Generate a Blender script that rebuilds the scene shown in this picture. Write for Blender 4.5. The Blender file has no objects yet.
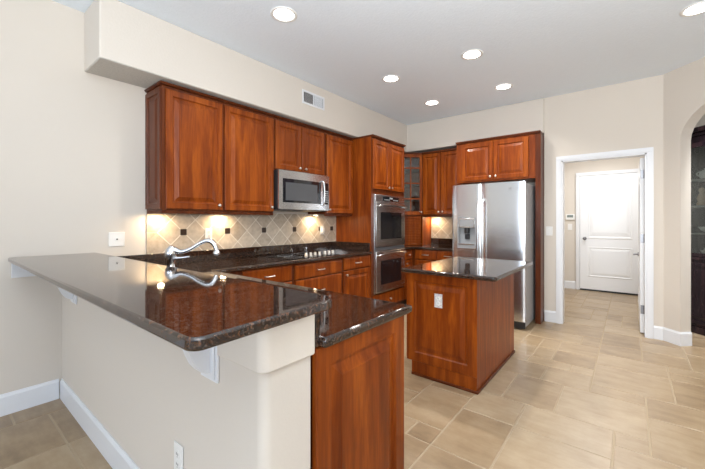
import bpy, bmesh, math, random
from mathutils import Vector, Matrix
random.seed(7)
S = bpy.context.scene
C = S.collection
PI = math.pi

# ------------------------------------------------------------------ camera
cam_d = bpy.data.cameras.new('camera'); cam = bpy.data.objects.new('camera', cam_d); C.objects.link(cam)
cam_d.sensor_fit = 'HORIZONTAL'; cam_d.sensor_width = 36.0
cam_d.lens = 343.2 / 705 * 36.0
cam_d.shift_y = -(234.5 - 221.06) / 705
cam_d.clip_start = 0.05
cam.location = (3.30, 0.0, 1.315)
cam.rotation_euler = (PI / 2, 0, 0.6789)
S.camera = cam

# ------------------------------------------------------------------ world, lights, exposure
S.view_settings.view_transform = 'Standard'; S.view_settings.look = 'None'
S.view_settings.gamma = 1.0; S.view_settings.use_curve_mapping = False
S.view_settings.exposure = 0.14
w = bpy.data.worlds.new('daylight_world'); S.world = w; w.use_nodes = True
wn = w.node_tree.nodes; bg = wn['Background']
bg.inputs['Color'].default_value = (0.62, 0.76, 1.0, 1); bg.inputs['Strength'].default_value = 1.6

def area(name, loc, rot, sx, sy, power, col):
    l = bpy.data.lights.new(name, 'AREA'); l.shape = 'RECTANGLE'; l.size = sx; l.size_y = sy
    l.energy = power; l.color = col
    o = bpy.data.objects.new(name, l); C.objects.link(o); o.location = loc; o.rotation_euler = rot
    return o
# daylight entering through the window openings of the living area behind the camera
WB = area('window_daylight_back', (2.9, -4.68, 1.35), (PI / 2 + .12, 0, 0), 3.8, 2.2, 66, (0.86, 0.93, 1.0))
WR = area('window_daylight_side', (5.58, -1.6, 1.35), (PI / 2 + .35, 0, PI / 2), 3.0, 2.2, 9, (0.90, 0.95, 1.0))
# unseen soft area light added behind the camera to brighten the ceiling
FL = area('ceiling_fill', (3.8, -0.5, 1.55), (PI - .54, 0, .05), 1.0, 0.7, 165, (0.93, 0.97, 1.0))
# rooms beyond: unseen area lights added to brighten the hall and the hutch
HL = area('hall_fill', (2.95, 6.6, 2.70), (0, 0, 0), 0.9, 0.9, 33, (0.97, 0.98, 1.0))
DL = area('nook_fill', (4.22, 4.84, 2.78), (0, 0, 0), 0.3, 0.3, 60, (0.95, 0.97, 1.0))
DL.rotation_euler = Vector((.55, .55, -1.0)).to_track_quat('-Z', 'Y').to_euler(); DL.data.spread = math.radians(110)
CAN_POWER = 9.5
PUCK_POWER = 2.4

# ------------------------------------------------------------------ materials
def new_mat(name):
    m = bpy.data.materials.new(name); m.use_nodes = True
    nt = m.node_tree; b = nt.nodes['Principled BSDF']
    return m, nt, b
def N(nt, t, **kw):
    n = nt.nodes.new(t)
    for k, v in kw.items(): setattr(n, k, v)
    return n
def plain(name, col, rough=0.5, metal=0.0, bump=0.0, bscale=60, var=0.0, spec=0.5):
    m, nt, b = new_mat(name)
    b.inputs['Roughness'].default_value = rough; b.inputs['Metallic'].default_value = metal
    b.inputs['Specular IOR Level'].default_value = spec
    tc = N(nt, 'ShaderNodeTexCoord'); no = N(nt, 'ShaderNodeTexNoise'); no.inputs['Scale'].default_value = bscale
    no.inputs['Detail'].default_value = 4
    nt.links.new(tc.outputs['Object'], no.inputs['Vector'])
    mx = N(nt, 'ShaderNodeMix', data_type='RGBA'); 
    mx.inputs[6].default_value = (*[c * (1 - var) for c in col], 1); mx.inputs[7].default_value = (*[min(1, c * (1 + var)) for c in col], 1)
    nt.links.new(no.outputs['Fac'], mx.inputs[0]); nt.links.new(mx.outputs[2], b.inputs['Base Color'])
    if bump:
        bp = N(nt, 'ShaderNodeBump'); bp.inputs['Strength'].default_value = bump; bp.inputs['Distance'].default_value = 0.004
        nt.links.new(no.outputs['Fac'], bp.inputs['Height']); nt.links.new(bp.outputs['Normal'], b.inputs['Normal'])
    return m
def emit(name, col, st):
    m, nt, b = new_mat(name)
    b.inputs['Base Color'].default_value = (*col, 1)
    b.inputs['Emission Color'].default_value = (*col, 1); b.inputs['Emission Strength'].default_value = st
    return m
def wood(name, dark, mid, light, rough=0.36, gscale=(14, 14, 1.1), coat=0.12):
    m, nt, b = new_mat(name)
    tc = N(nt, 'ShaderNodeTexCoord'); oi = N(nt, 'ShaderNodeObjectInfo')
    mp = N(nt, 'ShaderNodeMapping'); mp.inputs['Scale'].default_value = gscale
    add = N(nt, 'ShaderNodeVectorMath', operation='ADD')
    sc = N(nt, 'ShaderNodeVectorMath', operation='SCALE'); sc.inputs['Scale'].default_value = 7.0
    cmb = N(nt, 'ShaderNodeCombineXYZ')
    nt.links.new(oi.outputs['Random'], cmb.inputs[0]); nt.links.new(oi.outputs['Random'], cmb.inputs[2])
    nt.links.new(cmb.outputs[0], sc.inputs[0])
    nt.links.new(tc.outputs['Object'], add.inputs[0]); nt.links.new(sc.outputs[0], add.inputs[1])
    nt.links.new(add.outputs[0], mp.inputs['Vector'])
    n1 = N(nt, 'ShaderNodeTexNoise'); n1.inputs['Scale'].default_value = 1.0; n1.inputs['Detail'].default_value = 6; n1.inputs['Roughness'].default_value = 0.62
    n1.inputs['Distortion'].default_value = 0.6
    nt.links.new(mp.outputs[0], n1.inputs['Vector'])
    mp2 = N(nt, 'ShaderNodeMapping'); mp2.inputs['Scale'].default_value = tuple(g * 7 for g in gscale)
    nt.links.new(add.outputs[0], mp2.inputs['Vector'])
    n2 = N(nt, 'ShaderNodeTexNoise'); n2.inputs['Scale'].default_value = 1.0; n2.inputs['Detail'].default_value = 3
    nt.links.new(mp2.outputs[0], n2.inputs['Vector'])
    ma = N(nt, 'ShaderNodeMath', operation='MULTIPLY_ADD'); ma.inputs[1].default_value = 0.25
    nt.links.new(n2.outputs['Fac'], ma.inputs[0]); nt.links.new(n1.outputs['Fac'], ma.inputs[2])
    cr = N(nt, 'ShaderNodeValToRGB'); e = cr.color_ramp.elements
    e[0].position = 0.42; e[0].color = (*dark, 1); e[1].position = 0.82; e[1].color = (*light, 1)
    x = e.new(0.62); x.color = (*mid, 1)
    nt.links.new(ma.outputs[0], cr.inputs[0]); nt.links.new(cr.outputs[0], b.inputs['Base Color'])
    b.inputs['Roughness'].default_value = rough; b.inputs['Specular IOR Level'].default_value = 0.18
    b.inputs['Coat Weight'].default_value = coat; b.inputs['Coat Roughness'].default_value = 0.15
    bp = N(nt, 'ShaderNodeBump'); bp.inputs['Strength'].default_value = 0.04; bp.inputs['Distance'].default_value = 0.002
    nt.links.new(n2.outputs['Fac'], bp.inputs['Height']); nt.links.new(bp.outputs['Normal'], b.inputs['Normal'])
    return m
def granite(name):
    m, nt, b = new_mat(name)
    tc = N(nt, 'ShaderNodeTexCoord')
    def ramp(src, stops):
        cr = N(nt, 'ShaderNodeValToRGB'); e = cr.color_ramp.elements
        e[0].position, e[0].color = stops[0][0], (*stops[0][1], 1); e[1].position, e[1].color = stops[-1][0], (*stops[-1][1], 1)
        for p, c_ in stops[1:-1]:
            k = e.new(p); k.color = (*c_, 1)
        nt.links.new(src, cr.inputs[0]); return cr.outputs[0]
    n1 = N(nt, 'ShaderNodeTexNoise'); n1.inputs['Scale'].default_value = 85; n1.inputs['Detail'].default_value = 5; n1.inputs['Roughness'].default_value = 0.6
    n2 = N(nt, 'ShaderNodeTexNoise'); n2.inputs['Scale'].default_value = 130; n2.inputs['Detail'].default_value = 3
    vo = N(nt, 'ShaderNodeTexVoronoi'); vo.inputs['Scale'].default_value = 75
    for n in (n1, n2, vo): nt.links.new(tc.outputs['Object'], n.inputs['Vector'])
    a = ramp(n1.outputs['Fac'], [(0.40, (0.006, 0.005, 0.005)), (0.54, (0.034, 0.016, 0.009)), (0.68, (0.115, 0.055, 0.030))])
    g = ramp(n2.outputs['Fac'], [(0.56, (0, 0, 0)), (0.70, (1, 1, 1))])
    mx = N(nt, 'ShaderNodeMix', data_type='RGBA'); mx.inputs[7].default_value = (0.075, 0.06, 0.05, 1)
    nt.links.new(g, mx.inputs[0]); nt.links.new(a, mx.inputs[6])
    d = ramp(vo.outputs['Distance'], [(0.12, (1, 1, 1)), (0.3, (0, 0, 0))])
    mx2 = N(nt, 'ShaderNodeMix', data_type='RGBA'); mx2.inputs[7].default_value = (0.008, 0.008, 0.009, 1)
    nt.links.new(d, mx2.inputs[0]); nt.links.new(mx.outputs[2], mx2.inputs[6])
    nt.links.new(mx2.outputs[2], b.inputs['Base Color'])
    b.inputs['Roughness'].default_value = 0.045; b.inputs['IOR'].default_value = 1.65
    return m
def steel(name, col=(0.64, 0.65, 0.66), rough=0.26, aniso=(1, 1, 90)):
    m, nt, b = new_mat(name)
    tc = N(nt, 'ShaderNodeTexCoord'); mp = N(nt, 'ShaderNodeMapping'); mp.inputs['Scale'].default_value = aniso
    no = N(nt, 'ShaderNodeTexNoise'); no.inputs['Scale'].default_value = 6; no.inputs['Detail'].default_value = 3
    nt.links.new(tc.outputs['Object'], mp.inputs['Vector']); nt.links.new(mp.outputs[0], no.inputs['Vector'])
    mr = N(nt, 'ShaderNodeMapRange'); mr.inputs[3].default_value = rough - 0.02; mr.inputs[4].default_value = rough + 0.03
    nt.links.new(no.outputs['Fac'], mr.inputs[0]); nt.links.new(mr.outputs[0], b.inputs['Roughness'])
    b.inputs['Base Color'].default_value = (*col, 1); b.inputs['Metallic'].default_value = 1.0
    return m
def glass(name, tint=(0.9, 0.95, 0.95), mixf=0.03):
    m, nt, b = new_mat(name)
    out = nt.nodes['Material Output']
    tr = N(nt, 'ShaderNodeBsdfTransparent'); tr.inputs[0].default_value = (*tint, 1)
    gl = N(nt, 'ShaderNodeBsdfGlossy'); gl.inputs['Roughness'].default_value = 0.03
    fr = N(nt, 'ShaderNodeFresnel'); fr.inputs['IOR'].default_value = 1.5
    ad = N(nt, 'ShaderNodeMath', operation='ADD'); ad.inputs[1].default_value = mixf; ad.use_clamp = True
    mi = N(nt, 'ShaderNodeMixShader')
    nt.links.new(fr.outputs[0], ad.inputs[0]); nt.links.new(ad.outputs[0], mi.inputs[0])
    nt.links.new(tr.outputs[0], mi.inputs[1]); nt.links.new(gl.outputs[0], mi.inputs[2])
    nt.links.new(mi.outputs[0], out.inputs['Surface'])
    return m
def tile_floor(name):
    m, nt, b = new_mat(name)
    tc = N(nt, 'ShaderNodeTexCoord'); at = N(nt, 'ShaderNodeAttribute', attribute_name='tint')
    sx = N(nt, 'ShaderNodeSeparateColor'); nt.links.new(at.outputs['Color'], sx.inputs[0])
    # each tile has its own vein direction and offset
    ad = N(nt, 'ShaderNodeVectorMath', operation='ADD')
    sc = N(nt, 'ShaderNodeVectorMath', operation='SCALE'); sc.inputs['Scale'].default_value = 30
    nt.links.new(at.outputs['Color'], sc.inputs[0]); nt.links.new(tc.outputs['Object'], ad.inputs[0]); nt.links.new(sc.outputs[0], ad.inputs[1])
    mp = N(nt, 'ShaderNodeMapping'); mp.inputs['Scale'].default_value = (2.2, 9.0, 1); nt.links.new(ad.outputs[0], mp.inputs['Vector'])
    n1 = N(nt, 'ShaderNodeTexNoise'); n1.inputs['Scale'].default_value = 1.5; n1.inputs['Detail'].default_value = 7; n1.inputs['Roughness'].default_value = 0.65
    nt.links.new(mp.outputs[0], n1.inputs['Vector'])
    n2 = N(nt, 'ShaderNodeTexNoise'); n2.inputs['Scale'].default_value = 5; n2.inputs['Detail'].default_value = 6; n2.inputs['Roughness'].default_value = 0.7
    nt.links.new(ad.outputs[0], n2.inputs['Vector'])
    ma = N(nt, 'ShaderNodeMath', operation='ADD'); nt.links.new(n1.outputs['Fac'], ma.inputs[0]); nt.links.new(n2.outputs['Fac'], ma.inputs[1])
    md = N(nt, 'ShaderNodeMath', operation='MULTIPLY_ADD'); md.inputs[1].default_value = 0.22; nt.links.new(sx.outputs[0], md.inputs[0])
    hf = N(nt, 'ShaderNodeMath', operation='MULTIPLY'); hf.inputs[1].default_value = 0.5; nt.links.new(ma.outputs[0], hf.inputs[0])
    nt.links.new(hf.outputs[0], md.inputs[2])
    cr = N(nt, 'ShaderNodeValToRGB'); e = cr.color_ramp.elements
    e[0].position = 0.38; e[0].color = (0.235, 0.162, 0.096, 1); e[1].position = 0.86; e[1].color = (0.455, 0.352, 0.232, 1)
    k = e.new(0.58); k.color = (0.345, 0.247, 0.148, 1)
    nt.links.new(md.outputs[0], cr.inputs[0]); nt.links.new(cr.outputs[0], b.inputs['Base Color'])
    b.inputs['Roughness'].default_value = 0.34
    bp = N(nt, 'ShaderNodeBump'); bp.inputs['Strength'].default_value = 0.12; bp.inputs['Distance'].default_value = 0.004
    nt.links.new(hf.outputs[0], bp.inputs['Height']); nt.links.new(bp.outputs['Normal'], b.inputs['Normal'])
    return m
def backsplash_mat(name, axis, n0, zc=1.2105, a=0.1158, gw=0.0035):
    """diamond-set travertine tiles: lattice of diagonal joints through (n0, zc), half diagonal a"""
    m, nt, b = new_mat(name)
    tc = N(nt, 'ShaderNodeTexCoord'); sp = N(nt, 'ShaderNodeSeparateXYZ'); nt.links.new(tc.outputs['Object'], sp.inputs[0])
    def M(op, x, y=None):
        n = N(nt, 'ShaderNodeMath', operation=op)
        for i, v in enumerate((x, y)):
            if v is None: continue
            if isinstance(v, (int, float)): n.inputs[i].default_value = v
            else: nt.links.new(v, n.inputs[i])
        return n.outputs[0]
    h_ = M('SUBTRACT', sp.outputs[axis], n0); z_ = M('SUBTRACT', sp.outputs[2], zc)
    u = M('DIVIDE', M('ADD', h_, z_), 2 * a); v = M('DIVIDE', M('SUBTRACT', h_, z_), 2 * a)
    def joint(t): return M('LESS_THAN', M('ABSOLUTE', M('SUBTRACT', t, M('ROUND', t))), gw / (2 * a) * 1.41)
    g = M('MAXIMUM', joint(u), joint(v))
    if axis == 1: g = M('MULTIPLY', g, M('GREATER_THAN', h_, 0.0))
    cb = N(nt, 'ShaderNodeCombineXYZ'); nt.links.new(M('FLOOR', u), cb.inputs[0]); nt.links.new(M('FLOOR', v), cb.inputs[1])
    wn_ = N(nt, 'ShaderNodeTexWhiteNoise', noise_dimensions='3D'); nt.links.new(cb.outputs[0], wn_.inputs['Vector'])
    no = N(nt, 'ShaderNodeTexNoise'); no.inputs['Scale'].default_value = 16; no.inputs['Detail'].default_value = 6; no.inputs['Roughness'].default_value = 0.65
    nt.links.new(tc.outputs['Object'], no.inputs['Vector'])
    f = M('ADD', M('MULTIPLY', no.outputs['Fac'], 0.75), M('MULTIPLY', wn_.outputs['Value'], 0.3))
    cr = N(nt, 'ShaderNodeValToRGB'); e = cr.color_ramp.elements
    e[0].position = 0.3; e[0].color = (0.37, 0.30, 0.225, 1); e[1].position = 0.8; e[1].color = (0.70, 0.60, 0.48, 1)
    nt.links.new(f, cr.inputs[0])
    mx = N(nt, 'ShaderNodeMix', data_type='RGBA'); mx.inputs[7].default_value = (0.80, 0.74, 0.64, 1)
    nt.links.new(g, mx.inputs[0]); nt.links.new(cr.outputs[0], mx.inputs[6]); nt.links.new(mx.outputs[2], b.inputs['Base Color'])
    b.inputs['Roughness'].default_value = 0.45
    bp = N(nt, 'ShaderNodeBump'); bp.inputs['Strength'].default_value = 0.5; bp.inputs['Distance'].default_value = 0.003; bp.invert = True
    nt.links.new(g, bp.inputs['Height']); nt.links.new(bp.outputs['Normal'], b.inputs['Normal'])
    return m

WALL = plain('warm_wall_paint', (0.675, 0.615, 0.54), 0.75, bump=0.08, bscale=140, var=0.01)
CEIL = plain('ceiling_knockdown', (0.80, 0.865, 0.93), 0.85, bump=0.5, bscale=55, var=0.03)
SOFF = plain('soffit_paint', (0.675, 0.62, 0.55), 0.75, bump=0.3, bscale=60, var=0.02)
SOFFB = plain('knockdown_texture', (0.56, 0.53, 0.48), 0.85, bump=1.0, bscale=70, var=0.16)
TRIM = plain('white_trim_paint', (0.77, 0.78, 0.80), 0.35, var=0.01)
DOORW = plain('white_door_paint', (0.86, 0.87, 0.88), 0.38, var=0.01)
FLOOR = tile_floor('beige_porcelain_tile')
GROUT = plain('pale_grout', (0.43, 0.34, 0.235), 0.85, var=0.05, bscale=90)
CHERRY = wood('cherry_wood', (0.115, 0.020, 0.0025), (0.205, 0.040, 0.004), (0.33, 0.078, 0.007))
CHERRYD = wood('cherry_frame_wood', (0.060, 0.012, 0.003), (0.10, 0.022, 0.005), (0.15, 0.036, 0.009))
DARKW = wood('dark_mahogany_wood', (0.010, 0.006, 0.010), (0.020, 0.011, 0.015), (0.042, 0.020, 0.022), rough=0.2, coat=0.6)
SHADOW = plain('dark_toe_kick', (0.035, 0.014, 0.008), 0.6, var=0.1)  # even dark brown finish of the toe kicks
GRAN = granite('tan_brown_granite')
STEEL = steel('brushed_stainless')
STEELV = steel('brushed_stainless_vertical', col=(0.74, 0.75, 0.76), rough=0.22, aniso=(1, 1, 90))
CHROME = plain('polished_chrome', (0.72, 0.73, 0.75), 0.12, 1.0)
GUN = plain('dark_satin_metal', (0.24, 0.24, 0.25), 0.35, 0.9)
NICKEL = plain('satin_nickel', (0.66, 0.63, 0.58), 0.28, 1.0)
BLACKG = plain('black_glass', (0.010, 0.010, 0.012), 0.06, spec=0.7)
BLACKP = plain('black_plastic', (0.018, 0.018, 0.02), 0.45)
GREYP = plain('grey_plastic', (0.30, 0.31, 0.32), 0.4)
MGREY = plain('silver_grey_enamel', (0.36, 0.365, 0.375), 0.35, 0.0)
DGREY = plain('dark_grey_enamel', (0.07, 0.072, 0.078), 0.45)
WHITEP = plain('white_plastic', (0.82, 0.81, 0.78), 0.35)
BRONZE = plain('dark_bronze_tile', (0.045, 0.028, 0.02), 0.35, 0.3, bump=0.3, bscale=120, var=0.3)
GLASS = glass('clear_glass')
SLIT = plain('dark_slot', (0.01, 0.01, 0.01), 0.8)
LENS = emit('lit_lamp_lens', (1.0, 0.97, 0.92), 14)
PLENS = emit('lit_puck_lens', (1.0, 0.85, 0.6), 18)
LCD = plain('grey_screen', (0.22, 0.26, 0.25), 0.2)
PORC = plain('white_porcelain', (0.75, 0.70, 0.64), 0.3)
TANP = plain('tan_ceramic', (0.55, 0.36, 0.22), 0.5)
CABBK = plain('slate_back_panel', (0.20, 0.215, 0.225), 0.4)
CABIN = plain('dark_cabinet_interior', (0.05, 0.045, 0.04), 0.6)
BSL = backsplash_mat('travertine_diagonal_left', 1, 1.294)
BSB = backsplash_mat('travertine_diagonal_back', 0, 0.83, zc=1.19)
GROUTLINE = plain('tile_joint', (0.70, 0.63, 0.52), 0.7)

# ------------------------------------------------------------------ mesh helpers
def link(name, bm, mat, parent=None, bevel=0, seg=2, smooth=False, loc=None, rotz=0):
    bmesh.ops.remove_doubles(bm, verts=bm.verts, dist=1e-6) if False else None
    bmesh.ops.recalc_face_normals(bm, faces=bm.faces)
    me = bpy.data.meshes.new(name); bm.to_mesh(me); bm.free()
    mats = mat if isinstance(mat, (list, tuple)) else [mat]
    for q in mats: me.materials.append(q)
    o = bpy.data.objects.new(name, me); C.objects.link(o)
    if smooth:
        for p in me.polygons: p.use_smooth = True
    if bevel:
        mo = o.modifiers.new('bevel', 'BEVEL'); mo.width = bevel; mo.segments = seg; mo.limit_method = 'ANGLE'; mo.angle_limit = math.radians(40)
        mo.harden_normals = False
        for p in me.polygons: p.use_smooth = True
        try:
            me.set_sharp_from_angle(angle=math.radians(35))
        except Exception: pass
    if parent: o.parent = parent
    if loc is not None: o.location = loc
    if rotz: o.rotation_euler[2] = rotz
    return o
def box(bm, x0, x1, y0, y1, z0, z1, mi=0):
    v = [bm.verts.new((x, y, z)) for z in (z0, z1) for y in (y0, y1) for x in (x0, x1)]
    fs = [(0, 2, 3, 1), (4, 5, 7, 6), (0, 1, 5, 4), (2, 6, 7, 3), (0, 4, 6, 2), (1, 3, 7, 5)]
    for f in fs:
        q = bm.faces.new([v[i] for i in f]); q.material_index = mi
    return bm
def boxes(*bs):
    bm = bmesh.new()
    for b in bs: box(bm, *b)
    return bm
def prism(outline, z0, z1, bm=None):
    """outline list of (x,y), extruded in z"""
    bm = bm or bmesh.new()
    a = [bm.verts.new((x, y, z0)) for x, y in outline]; b = [bm.verts.new((x, y, z1)) for x, y in outline]
    n = len(outline)
    bm.faces.new(a[::-1]); bm.faces.new(b)
    for i in range(n): bm.faces.new((a[i], a[(i + 1) % n], b[(i + 1) % n], b[i]))
    return bm
def cells(xs, ys, z0, z1, inside):
    """one slab from grid cells, holes allowed, without inner seams"""
    bm = bmesh.new(); V = {}
    def vt(i, j, z):
        k = (i, j, z)
        if k not in V: V[k] = bm.verts.new((xs[i], ys[j], z))
        return V[k]
    ok = lambda i, j: 0 <= i < len(xs) - 1 and 0 <= j < len(ys) - 1 and inside(i, j)
    for i in range(len(xs) - 1):
        for j in range(len(ys) - 1):
            if not ok(i, j): continue
            for z in (z0, z1): bm.faces.new([vt(i, j, z), vt(i + 1, j, z), vt(i + 1, j + 1, z), vt(i, j + 1, z)])
            for (di, dj, p, q) in ((-1, 0, (i, j), (i, j + 1)), (1, 0, (i + 1, j), (i + 1, j + 1)), (0, -1, (i, j), (i + 1, j)), (0, 1, (i, j + 1), (i + 1, j + 1))):
                if not ok(i + di, j + dj): bm.faces.new([vt(*p, z0), vt(*q, z0), vt(*q, z1), vt(*p, z1)])
    return bm
def cyl(bm, p0, p1, r0, r1=None, n=20):
    r1 = r0 if r1 is None else r1
    p0, p1 = Vector(p0), Vector(p1); d = (p1 - p0).normalized()
    a = d.orthogonal().normalized(); b = d.cross(a)
    A = [bm.verts.new(p0 + r0 * (a * math.cos(t) + b * math.sin(t))) for t in [2 * PI * i / n for i in range(n)]]
    B = [bm.verts.new(p1 + r1 * (a * math.cos(t) + b * math.sin(t))) for t in [2 * PI * i / n for i in range(n)]]
    bm.faces.new(A[::-1]); bm.faces.new(B)
    for i in range(n): bm.faces.new((A[i], A[(i + 1) % n], B[(i + 1) % n], B[i]))
    return bm
def lathe(bm, prof, center=(0, 0, 0), axis='z', n=24):
    """prof: list of (r, h) along the axis"""
    cx, cy, cz = center; rings = []
    for r, h in prof:
        ring = []
        for i in range(n):
            t = 2 * PI * i / n; p, q = max(r, 1e-4) * math.cos(t), max(r, 1e-4) * math.sin(t)
            co = {'z': (p, q, h), 'y': (p, h, q), 'x': (h, p, q)}[axis]
            ring.append(bm.verts.new((cx + co[0], cy + co[1], cz + co[2])))
        rings.append(ring)
    for k in range(len(rings) - 1):
        for i in range(n): bm.faces.new((rings[k][i], rings[k][(i + 1) % n], rings[k + 1][(i + 1) % n], rings[k + 1][i]))
    bm.faces.new(rings[0][::-1]); bm.faces.new(rings[-1])
    return bm
def tube(bm, pts, rad, n=12, sub=6):
    pts = [Vector(p) for p in pts]
    rads = rad if isinstance(rad, (list, tuple)) else [rad] * len(pts)
    P, R = [], []
    for i in range(len(pts) - 1):
        p0 = pts[max(i - 1, 0)]; p1 = pts[i]; p2 = pts[i + 1]; p3 = pts[min(i + 2, len(pts) - 1)]
        for k in range(sub):
            t = k / sub
            P.append(0.5 * ((2 * p1) + (p2 - p0) * t + (2 * p0 - 5 * p1 + 4 * p2 - p3) * t * t + (3 * p1 - p0 - 3 * p2 + p3) * t ** 3))
            R.append(rads[i] * (1 - t) + rads[i + 1] * t)
    P.append(pts[-1]); R.append(rads[-1])
    up = Vector((0, 0, 1)); rings = []; a = None
    for i, p in enumerate(P):
        d = (P[min(i + 1, len(P) - 1)] - P[max(i - 1, 0)]).normalized()
        if a is None: a = (up if abs(d.z) < 0.9 else Vector((1, 0, 0))).cross(d).normalized()
        a = (a - d * a.dot(d)).normalized(); b = d.cross(a)
        rings.append([bm.verts.new(p + R[i] * (a * math.cos(t) + b * math.sin(t))) for t in [2 * PI * j / n for j in range(n)]])
    for k in range(len(rings) - 1):
        for i in range(n): bm.faces.new((rings[k][i], rings[k][(i + 1) % n], rings[k + 1][(i + 1) % n], rings[k + 1][i]))
    bm.faces.new(rings[0][::-1]); bm.faces.new(rings[-1])
    return bm
def panel(x0, x1, z0, z1, yf, th, loops, bm=None):
    """slab with front at y=yf facing -Y, front face stepped by loops of (inset, depth)"""
    bm = bm or bmesh.new(); R = []
    def ring(ins, y): return [bm.verts.new((x, y, z)) for x, z in ((x0 + ins, z0 + ins), (x1 - ins, z0 + ins), (x1 - ins, z1 - ins), (x0 + ins, z1 - ins))]
    R.append(ring(0, yf + th))
    for ins, dp in loops: R.append(ring(ins, yf + dp))
    for k in range(len(R) - 1):
        for i in range(4): bm.faces.new((R[k][i], R[k][(i + 1) % 4], R[k + 1][(i + 1) % 4], R[k + 1][i]))
    bm.faces.new(R[0][::-1]); bm.faces.new(R[-1])
    return bm
def raised(fr=0.058):
    return [(0, .004), (.004, 0), (fr - .006, 0), (fr - .001, .010), (fr + .010, .012), (fr + .040, .002), (fr + .044, .0)]
SLAB = [(0, .005), (.003, .003), (.012, .001), (.018, 0)]

def thing(name, label, cat, loc=(0, 0, 0), rotz=0, group=None):
    o = bpy.data.objects.new(name, None); C.objects.link(o); o.empty_display_size = 0.1
    o.location = loc; o.rotation_euler = (0, 0, rotz); o['label'] = label; o['category'] = cat
    if group: o['group'] = group
    return o
def tag(o, label, cat, group=None):
    o['label'] = label; o['category'] = cat
    if group: o['group'] = group
    return o
def struct(name, bm, mat, parent=None, bevel=0, label=None, **k):
    o = link(name, bm, mat, parent, bevel, **k)
    if parent is None: o['kind'] = 'structure'
    if label: o['label'] = label
    return o

def rounded(pts, radii, n=8):
    out = []; m = len(pts)
    for i in range(m):
        p = Vector(pts[i]); a = (Vector(pts[i - 1]) - p).normalized(); b = (Vector(pts[(i + 1) % m]) - p).normalized(); r = radii[i]
        if r == 0: out.append(tuple(p)); continue
        c = p + (a + b) * r
        s0 = p + a * r - c; s1 = p + b * r - c
        for k in range(n + 1):
            th = k / n; v = s0 * math.cos(th * PI / 2) + s1 * math.sin(th * PI / 2); out.append(tuple(c + v))
    return out

# ------------------------------------------------------------------ the setting
ZC = 2.935; YB = 5.11; YK = 5.46
# floor: modular tiles on a grout bed; grid unit measured from the joints
def build_floor():
    U = 0.1675; OX, OY = 2.222, 1.862
    i0, i1, j0, j1 = -15, 27, -40, 40
    occ = {}; tiles = []
    def put(i, j, w_, h_):
        for a in range(i, i + w_):
            for b in range(j, j + h_):
                if (a, b) in occ or not (i0 <= a < i1 and j0 <= b < j1): return False
        for a in range(i, i + w_):
            for b in range(j, j + h_): occ[(a, b)] = 1
        tiles.append((i, j, w_, h_)); return True
    for t in [(1, 0, 2, 3), (1, 3, 2, 2), (3, 0, 3, 3), (3, 3, 3, 2), (0, 0, 1, 1), (-1, 1, 2, 3), (2, 5, 2, 3), (0, 5, 2, 3), (4, 5, 3, 3), (6, 4, 1, 1),
              (6, 1, 2, 3), (7, 7, 3, 2), (7, 4, 3, 3), (8, 9, 2, 3), (5, 9, 3, 3), (3, 8, 2, 2), (4, 10, 1, 1), (3, 11, 2, 2), (5, 12, 3, 2),
              (3, 13, 2, 2), (5, 14, 2, 2), (1, -3, 3, 3), (-1, -2, 2, 2), (4, -2, 2, 2), (-12, -11, 3, 3), (-12, -8, 3, 2), (-9, -8, 3, 2), (-9, -11, 3, 3), (-14, -9, 2, 3), (-14, -12, 2, 3)]:
        put(*t)
    sizes = [(3, 2), (2, 2), (2, 3), (2, 2), (3, 3), (2, 1), (1, 2)]
    for j in range(j0, j1):
        for i in range(i0, i1):
            if (i, j) in occ: continue
            sz = sizes[:]; random.shuffle(sz)
            for w_, h_ in sz + [(1, 1)]:
                if put(i, j, w_, h_): break
    bm = bmesh.new(); col = bm.loops.layers.float_color.new('tint'); g = 0.0042
    for (i, j, w_, h_) in tiles:
        x0, x1 = OX + i * U + g, OX + (i + w_) * U - g; y0, y1 = OY + j * U + g, OY + (j + h_) * U - g
        x0 = max(x0, 0.001)
        if x1 <= x0 + .02: continue
        e = 0.003; c = (random.random(), random.random(), random.random(), 1)
        A = [bm.verts.new(p) for p in ((x0, y0, -.004), (x1, y0, -.004), (x1, y1, -.004), (x0, y1, -.004))]
        B = [bm.verts.new(p) for p in ((x0 + e, y0 + e, 0), (x1 - e, y0 + e, 0), (x1 - e, y1 - e, 0), (x0 + e, y1 - e, 0))]
        fs = [bm.faces.new(B)] + [bm.faces.new((A[k], A[(k + 1) % 4], B[(k + 1) % 4], B[k])) for k in range(4)]
        for f in fs:
            for l in f.loops: l[col] = c
    f = bm.faces.new([bm.verts.new(p) for p in ((-.12, -4.9, -.0025), (6.9, -4.9, -.0025), (6.9, 8.2, -.0025), (-.12, 8.2, -.0025))]); f.material_index = 1
    return struct('floor', bm, [FLOOR, GROUT])
build_floor()
struct('ceiling', boxes((-.12, 6.9, -4.9, 8.2, ZC, ZC + .1)), CEIL)
struct('wall_left', boxes((-.12, 0, -4.9, YK + .12, 0, ZC)), WALL)
struct('wall_kitchen', boxes((0, 2.425, YK, YK + .12, 0, ZC)), WALL)
SB = 2.474
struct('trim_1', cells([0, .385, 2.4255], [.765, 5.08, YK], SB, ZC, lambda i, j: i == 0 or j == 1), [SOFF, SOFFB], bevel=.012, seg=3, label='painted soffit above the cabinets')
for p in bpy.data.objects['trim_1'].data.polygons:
    if p.normal.z < -.5: p.material_index = 1
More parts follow.
